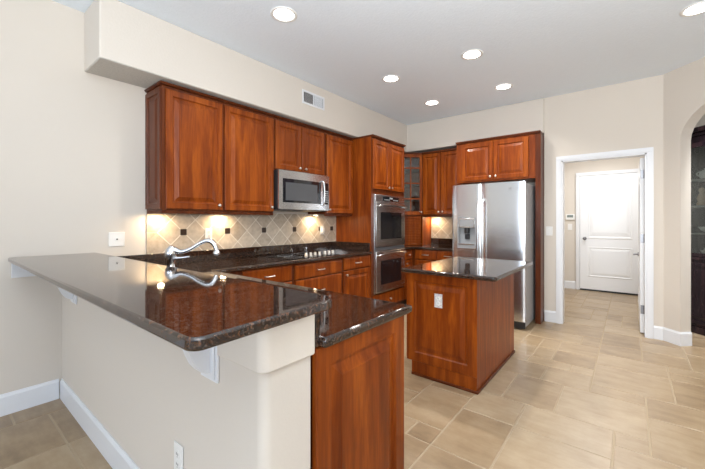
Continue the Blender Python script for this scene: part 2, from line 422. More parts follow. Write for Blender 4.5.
# wall with the doorway, opening x 2.619..3.454
DX0, DX1, DZ = 2.622, 3.452, 2.085
struct('wall_back', boxes((2.426, DX0, YB, YK + .12, 0, ZC)) if False else cells([2.426, DX0, DX1, 3.60], [0, DZ, ZC], YB, YB + .12, lambda i, j: not (i == 1 and j == 0)), WALL)
wb = bpy.data.objects['wall_back']
for v in wb.data.vertices: v.co = (v.co.x, v.co.z, v.co.y)
wb.data.flip_normals()
struct('wall_niche', boxes((2.426, 2.50, YB + .121, YK + .12, 0, ZC)), WALL)
# angled wall with the arch, from (3.59,5.11) towards (+,-)
A0 = Vector((3.592, 5.11)); AD = Vector((1, -1)).normalized(); AN = Vector((1, 1)).normalized()
AW = 0.178; OW = 1.24; AL = 1.99
bm = bmesh.new()
out = [(0, 0), (AW, 0), (AW, 2.165)]
for k in range(1, 20):
    t = PI * k / 20; out.append((AW + OW / 2 - OW / 2 * math.cos(t), 2.165 + .40 * math.sin(t)))
out += [(AW + OW, 2.165), (AW + OW, 0), (AL, 0), (AL, ZC), (0, ZC)]
fr, bk = [], []
for s_, z_ in out:
    p = A0 + AD * s_; fr.append(bm.verts.new((p.x, p.y, z_))); q = p + AN * .125; bk.append(bm.verts.new((q.x, q.y, z_)))
bm.faces.new(fr); bm.faces.new(bk[::-1])
for i in range(len(out)): bm.faces.new((fr[i], fr[(i + 1) % len(out)], bk[(i + 1) % len(out)], bk[i]))
struct('wall_arch', bm, WALL)
AE = A0 + AD * AL
# right wall of the living side with a window, wall behind the camera with windows
def wall_open(name, fixed, axis, th, a0, a1, opening):
    """wall in plane axis=fixed..fixed+th with one rectangular opening (a, b, z0, z1)"""
    oa, ob, z0, z1 = opening
    bm = cells([a0, oa, ob, a1], [0, z0, z1, ZC], fixed, fixed + th, lambda i, j: not (i == 1 and j == 1))
    for v in bm.verts:
        x, y, z = v.co
        v.co = (z, x, y) if axis == 'x' else (x, z, y)
    return struct(name, bm, WALL)
wall_open('wall_right', AE.x, 'x', .12, -4.78, AE.y + .05, (-3.15, -.05, .2, 2.5))
wall_open('wall_front', -4.9, 'y', .12, 0, 5.2, (.95, 4.85, .2, 2.5))
def window(name, axis, f, a0, a1, z0, z1, n):
    bm = bmesh.new(); b = .05
    def add(p0, p1, q0, q1):
        if axis == 'y': box(bm, p0, p1, f, f + .06, q0, q1)
        else: box(bm, f, f + .06, p0, p1, q0, q1)
    add(a0, a1, z0, z0 + b); add(a0, a1, z1 - b, z1)
    for k in range(n + 1):
        c = a0 + b / 2 + (a1 - a0 - b) * k / n; add(c - b / 2, c + b / 2, z0 + b, z1 - b)
    return struct(name, bm, TRIM)
window('window_1', 'y', -4.86, .95, 4.85, .2, 2.5, 3)
window('window_2', 'x', AE.x + .04, -3.15, -.05, .2, 2.5, 2)
# hall beyond the doorway and nook behind the arch
struct('wall_hall_end', boxes((1.8, 3.62, 7.9, 8.02, 0, ZC)), WALL)
struct('wall_hall_left', boxes((1.68, 1.8, YK + .13, 8.02, 0, ZC)), WALL)
struct('wall_hall_right', boxes((3.625, 3.72, YB + .125, 8.02, 0, ZC)), WALL)
struct('wall_hall_near', boxes((1.8, 2.42, YK + .125, YK + .2, 0, ZC)), WALL)
struct('wall_nook_end', boxes((3.725, 6.8, 6.9, 7.02, 0, ZC)), WALL)
struct('wall_nook_right', boxes((6.7, 6.82, 3.6, 6.89, 0, ZC)), WALL)
struct('wall_nook_near', boxes((AE.x + .13, 6.69, 3.6, 3.70, 0, ZC)), WALL)
# baseboards
def bb(name, pts, h=.145, t=.014, **k):
    """baseboard along a polyline, protruding to the left-hand side of travel"""
    bm = bmesh.new(); n = len(pts); P = [Vector(p) for p in pts]; off = []
    for i in range(n):
        d0 = (P[i] - P[i - 1]).normalized() if i > 0 else None; d1 = (P[i + 1] - P[i]).normalized() if i < n - 1 else None
        n0 = Vector((-d0.y, d0.x)) if d0 else None; n1 = Vector((-d1.y, d1.x)) if d1 else None
        if n0 and n1:
            m_ = (n0 + n1); m_ = m_ / m_.dot(n0) if abs(m_.dot(n0)) > 1e-6 else n0
        else: m_ = n0 or n1
        off.append(m_)
    prof = [(0.0005, 0.0), (t, 0.0), (t, h - .02), (t * .55, h - .006), (t * .45, h), (0.0005, h)]
    R = [[bm.verts.new((*(P[i] + off[i] * o), z)) for o, z in prof] for i in range(n)]
    for i in range(n - 1):
        for k2 in range(len(prof)):
            bm.faces.new((R[i][k2], R[i][(k2 + 1) % len(prof)], R[i + 1][(k2 + 1) % len(prof)], R[i + 1][k2]))
    bm.faces.new(R[0]); bm.faces.new(R[-1][::-1])
    return struct(name, bm, TRIM, **k)
bb('baseboard_left', [(0, .614), (0, -4.76)])
bb('baseboard_back', [(2.564, YB), (2.432, YB)])
arch_s = A0 + AD * AW
bb('baseboard_arch', [tuple(arch_s + AN * .123), tuple(arch_s), tuple(A0 + Vector((0, 0))), (3.512, YB)])
e0 = A0 + AD * (AW + OW); bb('baseboard_right', [tuple(A0 + AD * (AL - .02)), tuple(e0), tuple(e0 + AN * .123)])
bb('baseboard_hall', [(2.50, 7.9), (1.81, 7.9)])

# bar half wall with its thicker cap block at the right end
struct('wall_bar', prism(rounded([(.001, .632), (2.446, .632), (2.446, .830), (.001, .830)], [0, .035, .0, 0]), 0, 1.0335), WALL, bevel=.003)
struct('trim_2', prism(rounded([(2.218, .612), (2.470, .612), (2.470, .8305), (2.218, .8305)], [0, .035, .01, 0]), .862, 1.034), WALL, bevel=.006, seg=3, label='thicker cap block at the end of the bar wall')
bb('baseboard_bar', [(2.446, .832), (2.446, .650), (2.430, .632), (.016, .632)])
struct('trim_3', boxes((.001, .024, .362, .610, .925, 1.034)), TRIM, bevel=.003, label='white ledger board under the bar end')

# ------------------------------------------------------------------ doorway casing, doors
CW = .058
bm = bmesh.new()
for (x0, x1) in ((DX0 - CW, DX0), (DX1, DX1 + CW)):
    box(bm, x0, x1, YB - .018, YB - .0005, 0, DZ); box(bm, x0 + .012, x1 - .012, YB - .024, YB - .018, 0, DZ)
box(bm, DX0 - CW, DX1 + CW, YB - .018, YB - .0005, DZ, DZ + CW); box(bm, DX0 - CW + .012, DX1 + CW - .012, YB - .024, YB - .018, DZ + .012, DZ + CW - .012)
box(bm, DX0 + .0005, DX0 + .016, YB - .012, YB + .13, 0, DZ - .001); box(bm, DX1 - .016, DX1 - .0005, YB - .012, YB + .13, 0, DZ - .001)
box(bm, DX0 + .0005, DX1 - .0005, YB - .012, YB + .13, DZ - .016, DZ - .0005)
struct('trim_4', bm, TRIM, label='white casing of the doorway to the hall')

def door_mesh(W, H, T, arched):
    """two-panel door, front facing -Y, local x 0..W, z 0..H"""
    bm = bmesh.new()
    box(bm, 0, W, 0, T, 0, H)
    def mould(poly):
        # raised moulding ring and field
        c = Vector((sum(p[0] for p in poly) / len(poly), sum(p[1] for p in poly) / len(poly)))
        w_ = max(p[0] for p in poly) - min(p[0] for p in poly); h_ = max(p[1] for p in poly) - min(p[1] for p in poly)
        def sc(d): return [(c.x + (x - c.x) * (1 - 2 * d / w_), c.y + (z - c.y) * (1 - 2 * d / h_)) for x, z in poly]
        rings = []
        for d, y in ((0, 0), (.006, -.007), (.018, -.007), (.028, .0), (.034, -.0005), (.07, -.007), (.074, -.0075)):
            rings.append([bm.verts.new((x, y - .0006, z)) for x, z in sc(d)])
        n = len(poly)
        for k in range(len(rings) - 1):
            for i in range(n): bm.faces.new((rings[k][i], rings[k][(i + 1) % n], rings[k + 1][(i + 1) % n], rings[k + 1][i]))
        bm.faces.new(rings[-1])
    m = .125
    mould([(m, .24), (W - m, .24), (W - m, .80), (m, .80)])
    top = H - .30; pts = [(m, .95), (W - m, .95), (W - m, top)]
    for k in range(1, 16):
        t = k / 16; x = (W - m) + (2 * m - W) * t; z = top + .15 * (math.sin(PI * t) ** 1.6); pts.append((x, z))
    pts.append((m, top)); mould(pts)
    return bm
# far door, closed
fx0, fx1, fy, fh = 2.565, 3.465, 7.9, 2.17
d1 = struct('door_1', door_mesh(fx1 - fx0, fh - .03, .038, True), DOORW, loc=(fx0, fy - .044, .03), label='closed white two-panel door at the end of the hall')
kb = lathe(bmesh.new(), [(.030, 0), (.030, -.006), (.012, -.012), (.011, -.035), (.027, -.045), (.030, -.060), (.020, -.072), (.001, -.075)], (.075, -.0015, .955), 'y')
struct('knob', kb, GUN, d1, smooth=True)
struct('dark_gap_strip', boxes((.002, fx1 - fx0 - .002, -.006, .03, -.027, -.0005)), BLACKP, d1)  # black strip put in for the dark gap under the door
bm = bmesh.new()
for (x0, x1) in ((fx0 - .07, fx0 - .004), (fx1 + .004, fx1 + .07)): box(bm, x0, x1, fy - .05, fy - .0005, 0, fh + .004)
box(bm, fx0 - .07, fx1 + .07, fy - .05, fy - .0005, fh + .004, fh + .07)
struct('trim_5', bm, TRIM, bevel=.006, label='white casing of the hall end door')
# open leaf at the right jamb, swung into the hall, seen edge on
lw, lt = .80, .038
d2 = struct('door_2', door_mesh(lw, 2.04, lt, True), DOORW, loc=(3.398, YB + .135 + lw, .012), rotz=-PI / 2, label='open white door leaf seen edge on')
# local x runs towards the camera side: hinge edge at local x = lw
for z in (.22, 1.05, 1.80):
    bm = bmesh.new(); box(bm, lw + .0005, lw + .003, .004, .033, z, z + .10); cyl(bm, (lw + .006, .036, z), (lw + .006, .036, z + .10), .006, n=10)
    struct('hinge', bm, GUN, d2)
bm = bmesh.new(); cyl(bm, (.07, -.001, .86), (.07, -.012, .86), .028); cyl(bm, (.07, -.012, .86), (.07, -.05, .86), .010); box(bm, .06, .18, -.058, -.044, .852, .868)
struct('lever_handle', bm, GUN, d2, bevel=.003)

# ------------------------------------------------------------------ cabinets
def knob_bm(x, z, yf=0):
    return lathe(bmesh.new(), [(.008, yf - .0005), (.006, yf - .010), (.013, yf - .018), (.016, yf - .024), (.012, yf - .030), (.001, yf - .031)], (x, 0, z), 'y', 14)
def pull_bm(x, z, L=.11, yf=0):
    bm = bmesh.new()
    tube(bm, [(x - L / 2, yf - .0005, z), (x - L / 2 + .006, yf - .022, z), (x - L / 4, yf - .029, z), (x + L / 4, yf - .029, z), (x + L / 2 - .006, yf - .022, z), (x + L / 2, yf - .0005, z)], [.007, .006, .0065, .0065, .006, .007], 10, 4)
    return bm
def door_part(t, x0, x1, z0, z1, knob=None, mat=None, fr=.058):
    d = link('door', panel(x0, x1, z0, z1, -.021, .020, raised(fr)), mat or CHERRY, t)
    if knob: link('knob', knob_bm(knob[0], knob[1], -.021), NICKEL, d, smooth=True)
    return d
def drawer_part(t, x0, x1, z0, z1, kind='pull', fr=.03):
    d = link('drawer', panel(x0, x1, z0, z1, -.021, .020, SLAB), CHERRY, t)
    xc, zc = (x0 + x1) / 2, (z0 + z1) / 2
    if kind == 'pull': link('pull', pull_bm(xc, zc, .11, -.021), NICKEL, d, smooth=True)
    elif kind == 'knob': link('knob', knob_bm(xc, zc, -.021), NICKEL, d, smooth=True)
    return d
def carcass(t, W, D, z0, z1, open_top=False, mat=CHERRYD, kick=0.0):
    """box body, front at y=0, back at y=D"""
    if open_top:
        bm = boxes((0, .018, 0, D, z0 + kick, z1), (W - .018, W, 0, D, z0 + kick, z1), (.018, W - .018, D - .012, D, z0 + kick, z1),
                   (.018, W - .018, 0, .018, z0 + kick, z1), (.018, W - .018, .018, D - .012, z0 + kick, z0 + kick + .018))
    else: bm = boxes((0, W, 0, D, z0 + kick, z1))
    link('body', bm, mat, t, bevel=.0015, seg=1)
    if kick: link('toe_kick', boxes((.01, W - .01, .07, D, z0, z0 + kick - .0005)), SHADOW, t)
G_UP = 'cherry wall cabinets'
# --- uppers on the left wall: local x = world y, local y = -world x ; front plane at world x=.31, doors to .331
def upper(y0, y1, z0, doors, label, top=2.44, rail=True, left_panel=False, D=.309):
    t = thing('wall_cabinet', label, 'cabinet', (.31, y0, 0), PI / 2, G_UP)
    W = y1 - y0
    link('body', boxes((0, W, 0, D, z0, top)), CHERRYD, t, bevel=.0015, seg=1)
    for (a, b, za, zb, kx, kz) in doors: door_part(t, a - y0, b - y0, za, zb, (kx - y0, kz))
    cx0 = -.016 if left_panel else 0
    # crown
    cw = [(-.023, top + .0005), (-.026, top + .012), (-.034, top + .022), (-.036, top + .030)]
    bm = bmesh.new(); box(bm, cx0, W, -.022, D, top + .0005, top + .009); box(bm, cx0 * 1.3, W, -.026, D, top + .009, top + .020)
    link('crown', bm, CHERRYD, t, bevel=.004)
    if rail: link('light_rail', boxes((0, W, 0, .02, z0 - .027, z0 - .0005), (0, .02, .02, D, z0 - .027, z0 - .0005)) if left_panel else boxes((0, W, 0, .02, z0 - .027, z0 - .0005)), CHERRYD, t, bevel=.003)
    if left_panel:
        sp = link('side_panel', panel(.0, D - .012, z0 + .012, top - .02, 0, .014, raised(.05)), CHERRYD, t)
        sp.rotation_euler[2] = -PI / 2; sp.location = (-.0145, D - .006, 0)
    return t
upper(1.210, 1.750, 1.405, [(1.236, 1.742, 1.418, 2.412, 1.700, 1.46)], 'tall cherry wall cabinet at the left end, with an exposed side panel', left_panel=True)
upper(1.7515, 2.344, 1.405, [(1.766, 2.336, 1.418, 2.412, 2.300, 1.46)], 'tall single-door cherry wall cabinet just left of the microwave')
upper(2.3455, 3.148, 1.872, [(2.366, 2.738, 1.885, 2.412, 2.700, 1.922), (2.752, 3.124, 1.885, 2.412, 2.792, 1.922)], 'short two-door cherry wall cabinet above the microwave', rail=False)
upper(3.1495, 3.700, 1.405, [(3.172, 3.686, 1.418, 2.412, 3.205, 1.46)], 'single-door cherry wall cabinet between the microwave and the ovens')

# --- tall oven cabinet, front at world x=.63
ty0, ty1, tx = 3.706, 4.558, .63
t = thing('oven_cabinet', 'full-height cherry cabinet housing the double wall oven', 'cabinet', (tx, ty0, 0), PI / 2)
W = ty1 - ty0; D = tx - .002
ob0, ob1, oz0, oz1 = .062, .798, .335, 1.672       # oven void in local x / z
link('body', boxes((0, ob0 - .002, 0, D, .1, 2.44), (ob1 + .002, W, 0, D, .1, 2.44), (ob0 - .002, ob1 + .002, 0, D, oz1 + .002, 2.44),
                   (ob0 - .002, ob1 + .002, 0, D, .1, oz0 - .002), (ob0 - .002, ob1 + .002, D - .02, D, oz0 - .002, oz1 + .002)), CHERRYD, t)
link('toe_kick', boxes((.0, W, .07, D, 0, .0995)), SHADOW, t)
link('side_panel', boxes((-.003, -.0005, .001, D, .105, 2.438)), CHERRY, t)
door_part(t, .026, .420, 1.748, 2.412, (.385, 1.785)); door_part(t, .426, .828, 1.748, 2.412, (.461, 1.785))
drawer_part(t, .03, .82, .125, .315, 'knob')
link('crown', boxes((-.003, W, -.024, D, 2.4405, 2.452), (-.003, W, -.032, D, 2.452, 2.466)), CHERRYD, t, bevel=.003)
# double oven
o = thing('double_wall_oven', 'stainless double wall oven in the tall cherry cabinet', 'oven', (tx, ty0, 0), PI / 2)
link('body', boxes((ob0, ob1, .002, D - .03, oz0, oz1)), DGREY, o)
link('bezel', boxes((ob0 - .012, ob1 + .012, -.014, -.001, oz0 - .004, oz1 + .004)), STEEL, o, bevel=.003)
cp = link('control_panel', boxes((ob0 - .010, ob1 + .010, -.034, -.0145, 1.575, oz1)), STEEL, o, bevel=.004)
link('display', boxes((ob0 + .16, ob1 - .16, -.0365, -.0345, 1.592, 1.656)), BLACKG, cp)
bm = bmesh.new()
for k in range(4): box(bm, ob0 + .20 + k * .035, ob0 + .22 + k * .035, -.0385, -.037, 1.602, 1.618)
for k in range(4): box(bm, ob1 - .31 + k * .035, ob1 - .29 + k * .035, -.0385, -.037, 1.602, 1.618)
box(bm, ob0 + .33, ob1 - .33, -.0385, -.037, 1.622, 1.645)
link('buttons', bm, GREYP, cp)
for (z0, z1) in ((.965, 1.568), (.345, .905)):
    d = link('oven_door', boxes((ob0 - .010, ob1 + .010, -.044, -.0145, z0, z1)), STEEL, o, bevel=.006, seg=3)
    link('window', boxes((ob0 + .10, ob1 - .10, -.047, -.0445, z0 + .10, z1 - .13)), BLACKG, d, bevel=.002)
    bm = tube(bmesh.new(), [(ob0 + .015, -.0445, z1 - .055), (ob0 + .02, -.085, z1 - .05), (ob0 + .12, -.098, z1 - .037), ((ob0 + ob1) / 2, -.104, z1 - .03), (ob1 - .12, -.098, z1 - .037), (ob1 - .02, -.085, z1 - .05), (ob1 - .015, -.0445, z1 - .055)], .012, 12, 5)
    link('handle', bm, STEEL, d, smooth=True)
link('vent_trim', boxes((ob0 - .010, ob1 + .010, -.034, -.0145, .912, .958)), DGREY, o, bevel=.003)

# --- corner: diagonal glass wall cabinet, tambour garage below it
UB, UT = 1.412, 2.412
c0 = Vector((.355, 4.85)); c1 = Vector((.642, 5.13))
dv = (c1 - c0).normalized(); L = (c1 - c0).length; dang = math.atan2(dv.y, dv.x)
t = thing('corner_wall_cabinet', 'diagonal corner wall cabinet with a four-pane glass door', 'cabinet', (c0.x, c0.y, 0), dang)
R = Matrix.Rotation(-dang, 2)
def loc2(x, y): return tuple(R @ (Vector((x, y)) - c0))
outl = [loc2(*p) for p in ((.355, 4.85), (.642, 5.13), (.642, YK - .002), (.002, YK - .002), (.002, 4.85))]
bm = bmesh.new(); prism(outl, UB, UB + .02, bm); prism(outl, UT + .01, UT + .03, bm)
for i in (1, 2, 3, 4):
    a = Vector(outl[i]); b = Vector(outl[(i + 1) % 5]); d_ = (b - a).normalized(); n_ = Vector((-d_.y, d_.x)) * .016
    prism([tuple(a), tuple(b), tuple(b + n_), tuple(a + n_)], UB + .0205, UT + .0095, bm)
link('body', bm, CHERRYD, t)
bm = bmesh.new(); ins = [(x * .86 + .03, y * .86 + .03) for x, y in outl]
for z in (1.66, 1.92, 2.17): prism(ins, z, z + .016, bm)
link('shelf', bm, CABIN, t)
bm = bmesh.new(); f_ = .052
box(bm, .008, f_, -.021, -.001, UB + .005, UT); box(bm, L - f_, L - .008, -.021, -.001, UB + .005, UT)
box(bm, f_, L - f_, -.021, -.001, UB + .005, UB + f_ + .01); box(bm, f_, L - f_, -.021, -.001, UT - f_, UT)
for z in (1.68, 1.935, 2.185): box(bm, f_, L - f_, -.018, -.004, z - .011, z + .011)
box(bm, L / 2 - .009, L / 2 + .009, -.0175, -.0045, UB + f_ + .0105, UT - f_ - .0005)
d = link('door', bm, CHERRY, t)
link('glass_pane', boxes((f_ + .0005, L - f_ - .0005, -.0035, -.001, UB + f_ + .0105, UT - f_ - .0005)), GLASS, d)
link('knob', knob_bm(L - .03, UB + .05, -.021), NICKEL, d, smooth=True)
g = thing('appliance_garage', 'slatted cherry appliance garage on the corner counter under the glass cabinet', 'cabinet', (c0.x, c0.y, 0), dang)
gz0, gz1 = .9165, UB - .003
outg = [loc2(*p) for p in ((.37, 4.862), (.640, 5.137), (.640, YK - .003), (.03, YK - .003), (.03, 4.862))]
bm = bmesh.new()
for i in (1, 2, 3, 4):
    a = Vector(outg[i]); b = Vector(outg[(i + 1) % 5]); d_ = (b - a).normalized(); n_ = Vector((-d_.y, d_.x)) * .014
    prism([tuple(a), tuple(b), tuple(b + n_), tuple(a + n_)], gz0, gz1, bm)
link('body', bm, CHERRY, g)
bm = bmesh.new(); n = 18
for k in range(n):
    z = gz0 + (gz1 - gz0) * k / n; h_ = (gz1 - gz0) / n
    panel(.022, L - .022, z + .001, z + h_ - .001, .002, .012, [(0, .006), (.004, 0), (.006, 0)], bm)
link('tambour_door', bm, CHERRY, g)

# --- wall cabinet on the kitchen back wall, two doors
t = thing('wall_cabinet', 'two-door cherry wall cabinet between the glass corner cabinet and the refrigerator', 'cabinet', (.646, 5.132, 0), 0, G_UP)
W = 1.314 - .646
link('body', boxes((0, W, 0, YK - .002 - 5.132, UB, UT)), CHERRYD, t, bevel=.0015, seg=1)
door_part(t, .010, .323, UB + .008, UT - .006, (.295, 1.462)); door_part(t, .331, W - .006, UB + .008, UT - .006, (.36, 1.462))
link('crown', boxes((0, W, -.03, .30, UT + .0005, UT + .03)), CHERRYD, t, bevel=.004)
link('light_rail', boxes((0, W, 0, .02, UB - .026, UB - .0005)), CHERRYD, t, bevel=.003)

# --- refrigerator enclosure: cabinet above plus side panel
G = 4.90
t = thing('refrigerator_cabinet', 'two-door cherry cabinet bridging over the refrigerator with a tall side panel', 'cabinet', (1.318, G, 0))
W = 2.422 - 1.318; DD = YK - .002 - G
link('body', boxes((0, W - .062, 0, DD, 1.868, 2.44)), CHERRY, t, bevel=.0015, seg=1)
link('side_panel', boxes((W - .062, W - .0, -.0, DD, .0, 2.44)) if False else boxes((W - .0615, W, .0, .02, 0, 2.44), (W - .02, W, .0205, DD, 0, 2.44)), CHERRYD, t, bevel=.0015, seg=1)
door_part(t, .085, .520, 1.892, 2.412, (.490, 1.93)); door_part(t, .530, .965, 1.892, 2.412, (.562, 1.93))
link('crown', boxes((-.006, W, -.02, .15, 2.4405, 2.453), (-.006, W, -.028, .15, 2.453, 2.468)), CHERRYD, t, bevel=.003)

# ------------------------------------------------------------------ refrigerator
FX0, FX1, FY = 1.432, 2.335, 4.46
t = thing('refrigerator', 'stainless side-by-side refrigerator with a water and ice dispenser', 'refrigerator', (FX0, FY, 0))
W = FX1 - FX0; SPL = .388
link('body', boxes((.004, W - .004, .076, .90, .035, 1.775)), MGREY, t, bevel=.006)
link('grille', boxes((.01, W - .01, .05, .075, .012, .095)), BLACKP, t, bevel=.003)
for k in (0.08, W - .08):
    for q in (.12, .82): link('foot', lathe(bmesh.new(), [(.022, 0), (.022, .012), (.012, .014), (.012, .034)], (k, q, 0), 'z', 14), BLACKP, t)
def fdoor(x0, x1, hole=None):
    # door with a slightly bowed front
    n = 24; bm = bmesh.new(); z0, z1 = .105, 1.795
    for k in range(n): pass
    if hole is None:
        pts = [(x0 + (x1 - x0) * k / n, .002 + .010 * abs(2 * k / n - 1) ** 8) for k in range(n + 1)] + [(x1, .07), (x0, .07)]
        prism(pts, z0, z1, bm)
    else:
        hx0, hx1, hz0, hz1 = hole
        for (a, b, c_, d_) in ((x0, x1, z0, hz0), (x0, x1, hz1, z1)):
            pts = [(a + (b - a) * k / n, .002 + .010 * abs(2 * k / n - 1) ** 8) for k in range(n + 1)] + [(b, .07), (a, .07)]
            prism(pts, c_, d_, bm)
        f_ = lambda x: .002 + .010 * abs(2 * (x - x0) / (x1 - x0) - 1) ** 8
        for a, b in ((x0, hx0), (hx1, x1)):
            pts = [(a + (b - a) * k / 6, f_(a + (b - a) * k / 6)) for k in range(7)] + [(b, .07), (a, .07)]
            prism(pts, hz0, hz1, bm)
        box(bm, hx0, hx1, .062, .07, hz0, hz1)
    return bm
HX0, HX1, HZ0, HZ1 = .075, .322, .955, 1.372
ld = link('freezer_door', fdoor(.002, SPL - .003, (HX0, HX1, HZ0, HZ1)), STEELV, t)
rd = link('refrigerator_door', fdoor(SPL + .003, W - .002), STEELV, t)
for d, hx in ((ld, SPL - .024), (rd, SPL + .034)):
    bm = tube(bmesh.new(), [(hx, .006, .50), (hx, -.045, .55), (hx, -.055, .65), (hx, -.055, 1.1), (hx, -.055, 1.45), (hx, -.045, 1.55), (hx, .006, 1.60)], .0115, 12, 5)
    link('handle', bm, STEELV, d, smooth=True)
# dispenser
dp = link('dispenser', boxes((HX0 + .001, HX0 + .016, -.004, .058, HZ0 + .001, HZ1 - .001), (HX1 - .016, HX1 - .001, -.004, .058, HZ0 + .001, HZ1 - .001),
                             (HX0 + .016, HX1 - .016, -.004, .058, HZ1 - .016, HZ1 - .001), (HX0 + .016, HX1 - .016, -.004, .058, HZ0 + .001, HZ0 + .045), (HX0 + .016, HX1 - .016, .052, .058, HZ0 + .045, HZ1 - .016)), GREYP, ld, bevel=.002)
link('control_panel', boxes((HX0 + .0165, HX1 - .0165, .0, .03, HZ1 - .15, HZ1 - .0165)), GREYP, dp, bevel=.003) if False else None
t2 = link('dispenser_panel', boxes((HX0 + .017, HX1 - .017, -.006, .03, HZ1 - .145, HZ1 - .017)), STEEL, ld, bevel=.003)
bm = boxes((HX0 + .035, HX1 - .035, -.0075, -.0065, HZ1 - .125, HZ1 - .04))
link('button_panel', bm, GREYP, t2)
bm = bmesh.new(); lathe(bm, [(.03, HZ1 - .22), (.034, HZ1 - .2), (.034, HZ1 - .150), (.02, HZ1 - .146)], ((HX0 + HX1) / 2, .022, 0), 'z', 16); box(bm, (HX0 + HX1) / 2 - .03, (HX0 + HX1) / 2 + .03, .028, .045, HZ0 + .12, HZ1 - .23)
link('paddle', bm, BLACKP, ld, bevel=.002)
link('drip_tray', boxes((HX0 + .018, HX1 - .018, -.010, .05, HZ0 + .046, HZ0 + .064)), STEEL, ld, bevel=.002)
bm = bmesh.new(); cyl(bm, (W - .165, .0015, 1.715), (W - .165, -.001, 1.715), .018)
link('badge', bm, CHROME, rd)
box_b = bmesh.new(); 
for k in range(3): box(box_b, W - .135 + k * .022, W - .119 + k * .022, .001, .008, 1.709, 1.721)
link('lettering_plate', box_b, CHROME, rd)

# ------------------------------------------------------------------ base cabinets (left run), front plane world x=.61
CT = .914; CB = .876
def base_left(y0, y1, fronts, label, kick=.1):
    t = thing('base_cabinet', label, 'cabinet', (.609, y0, 0), PI / 2, 'cherry base cabinets')
    carcass(t, y1 - y0, .607, 0, CB - .002, kick=kick)
    for k, a in fronts:
        if k == 'drawer': drawer_part(t, *a)
        else: door_part(t, *a)
    return t
base_left(.852, 1.757, [], 'plain blind corner base cabinet where the sink run meets the stove run')
base_left(1.758, 2.358, [('drawer', (.006, .575, .712, .866)), ('door', (.006, .287, .115, .700, (.255, .65))), ('door', (.293, .575, .115, .700, (.325, .65)))], 'cherry base cabinet with one drawer, directly left of the cooktop cabinet')
base_left(2.360, 3.132, [('drawer', (.022, .752, .708, .856)), ('drawer', (.022, .752, .415, .696)), ('drawer', (.022, .752, .115, .403))], 'three-drawer cherry base cabinet under the cooktop')
base_left(3.134, 3.700, [('drawer', (.020, .556, .720, .866)), ('door', (.020, .556, .115, .706, (.055, .66)))], 'cherry base cabinet with a drawer and door, next to the oven cabinet')
base_left(4.561, YK - .004, [], 'blind base cabinet in the far corner under the tambour garage')
t = thing('base_cabinet', 'two-door cherry base cabinet beside the refrigerator under the far counter', 'cabinet', (.612, 4.852, 0), 0, 'cherry base cabinets')
W = 1.40 - .612
carcass(t, W, YK - .004 - 4.852, 0, CB - .002, kick=.1)
drawer_part(t, .055, .415, .720, .866); drawer_part(t, .42, W - .01, .720, .866)
door_part(t, .055, .415, .115, .706, (.38, .66)); door_part(t, .42, W - .01, .115, .706, (.455, .66))
t = thing('base_cabinet', 'narrow cherry filler cabinet between the ovens and the far corner', 'cabinet', (.612, 4.563, 0), PI / 2, 'cherry base cabinets')
door_part(t, .02, .25, .72, .866, (.135, .79), fr=.03); door_part(t, .02, .25, .115, .706, (.055, .66), fr=.04)
link('body', boxes((0, .262, -.0008, .0008, .1, CB - .002)) if False else boxes((0, .262, 0, .0015, .1, CB - .002)), CHERRYD, t)

# --- peninsula base cabinets (front faces +Y), end panel facing +X
t = thing('sink_base_cabinet', 'cherry peninsula sink base under the tap behind the bar', 'cabinet', (2.03, 1.425, 0), PI, 'peninsula base cabinets')
carcass(t, 1.415, .568, 0, CB - .002, open_top=True, kick=.1)
for a, b in ((.02, .44), (.446, .866)): door_part(t, a, b, .115, .706)
drawer_part(t, .02, .866, .720, .866, None)
t = thing('peninsula_cabinet', 'cherry peninsula end cabinet with a raised side panel facing the dining floor', 'cabinet', (2.44, 1.425, 0), PI, 'peninsula base cabinets')
carcass(t, .408, .568, 0, CB - .002, kick=.1)
drawer_part(t, .02, .395, .720, .866); door_part(t, .02, .395, .115, .706, (.36, .66))
ep = link('end_panel', panel(0, .588, .0, CB - .003, 0, .022, [(0, .002), (.002, 0), (.07, 0), (.075, .014), (.09, .015), (.13, .003), (.134, .0)]), CHERRY, t)
ep.rotation_euler[2] = -PI / 2; ep.location = (-.0235, .583, 0)
# world check: local (-.0225,.582) -> world (2.4625, .843)
link('rail_trim', boxes((-.030, -.0005, -.006, .583, CB - .028, CB - .003)), CHERRYD, t) if False else None

# ------------------------------------------------------------------ countertops
SX0, SX1, SY0, SY1 = 1.18, 1.90, .985, 1.365
t = thing('kitchen_countertop', 'continuous dark brown granite worktop along the peninsula and the stove wall', 'countertop', (0, 0, 0))
xs = [.002, .652, SX0, SX1, 2.494]; ys = [.852, SY0, SY1, 1.462, 3.700]
link('slab', cells(xs, ys, CB, CT, lambda i, j: (i == 0) or (j < 3 and not (i == 2 and j == 1))), GRAN, t, bevel=.013, seg=3)
link('backsplash_curb', boxes((.002, .022, .852, 3.678, CT + .0005, 1.024)), GRAN, t, bevel=.004)
link('side_curb', boxes((.002, .615, 3.679, 3.700, CT + .0005, 1.024)), GRAN, t, bevel=.004)
link('riser', boxes((.652, 2.468, .8325, .8515, CT - .03, 1.033)), GRAN, t, bevel=.002)
t = thing('corner_countertop', 'L-shaped dark granite counter in the far corner beside the refrigerator', 'countertop', (0, 0, 0))
link('slab', cells([.002, .652, 1.402], [4.562, 4.812, YK - .002], CB, CT, lambda i, j: i == 0 or j == 1), GRAN, t, bevel=.013, seg=3)
link('backsplash_curb', boxes((.646, 1.402, YK - .024, YK - .003, CT + .0005, 1.024)), GRAN, t, bevel=.004)
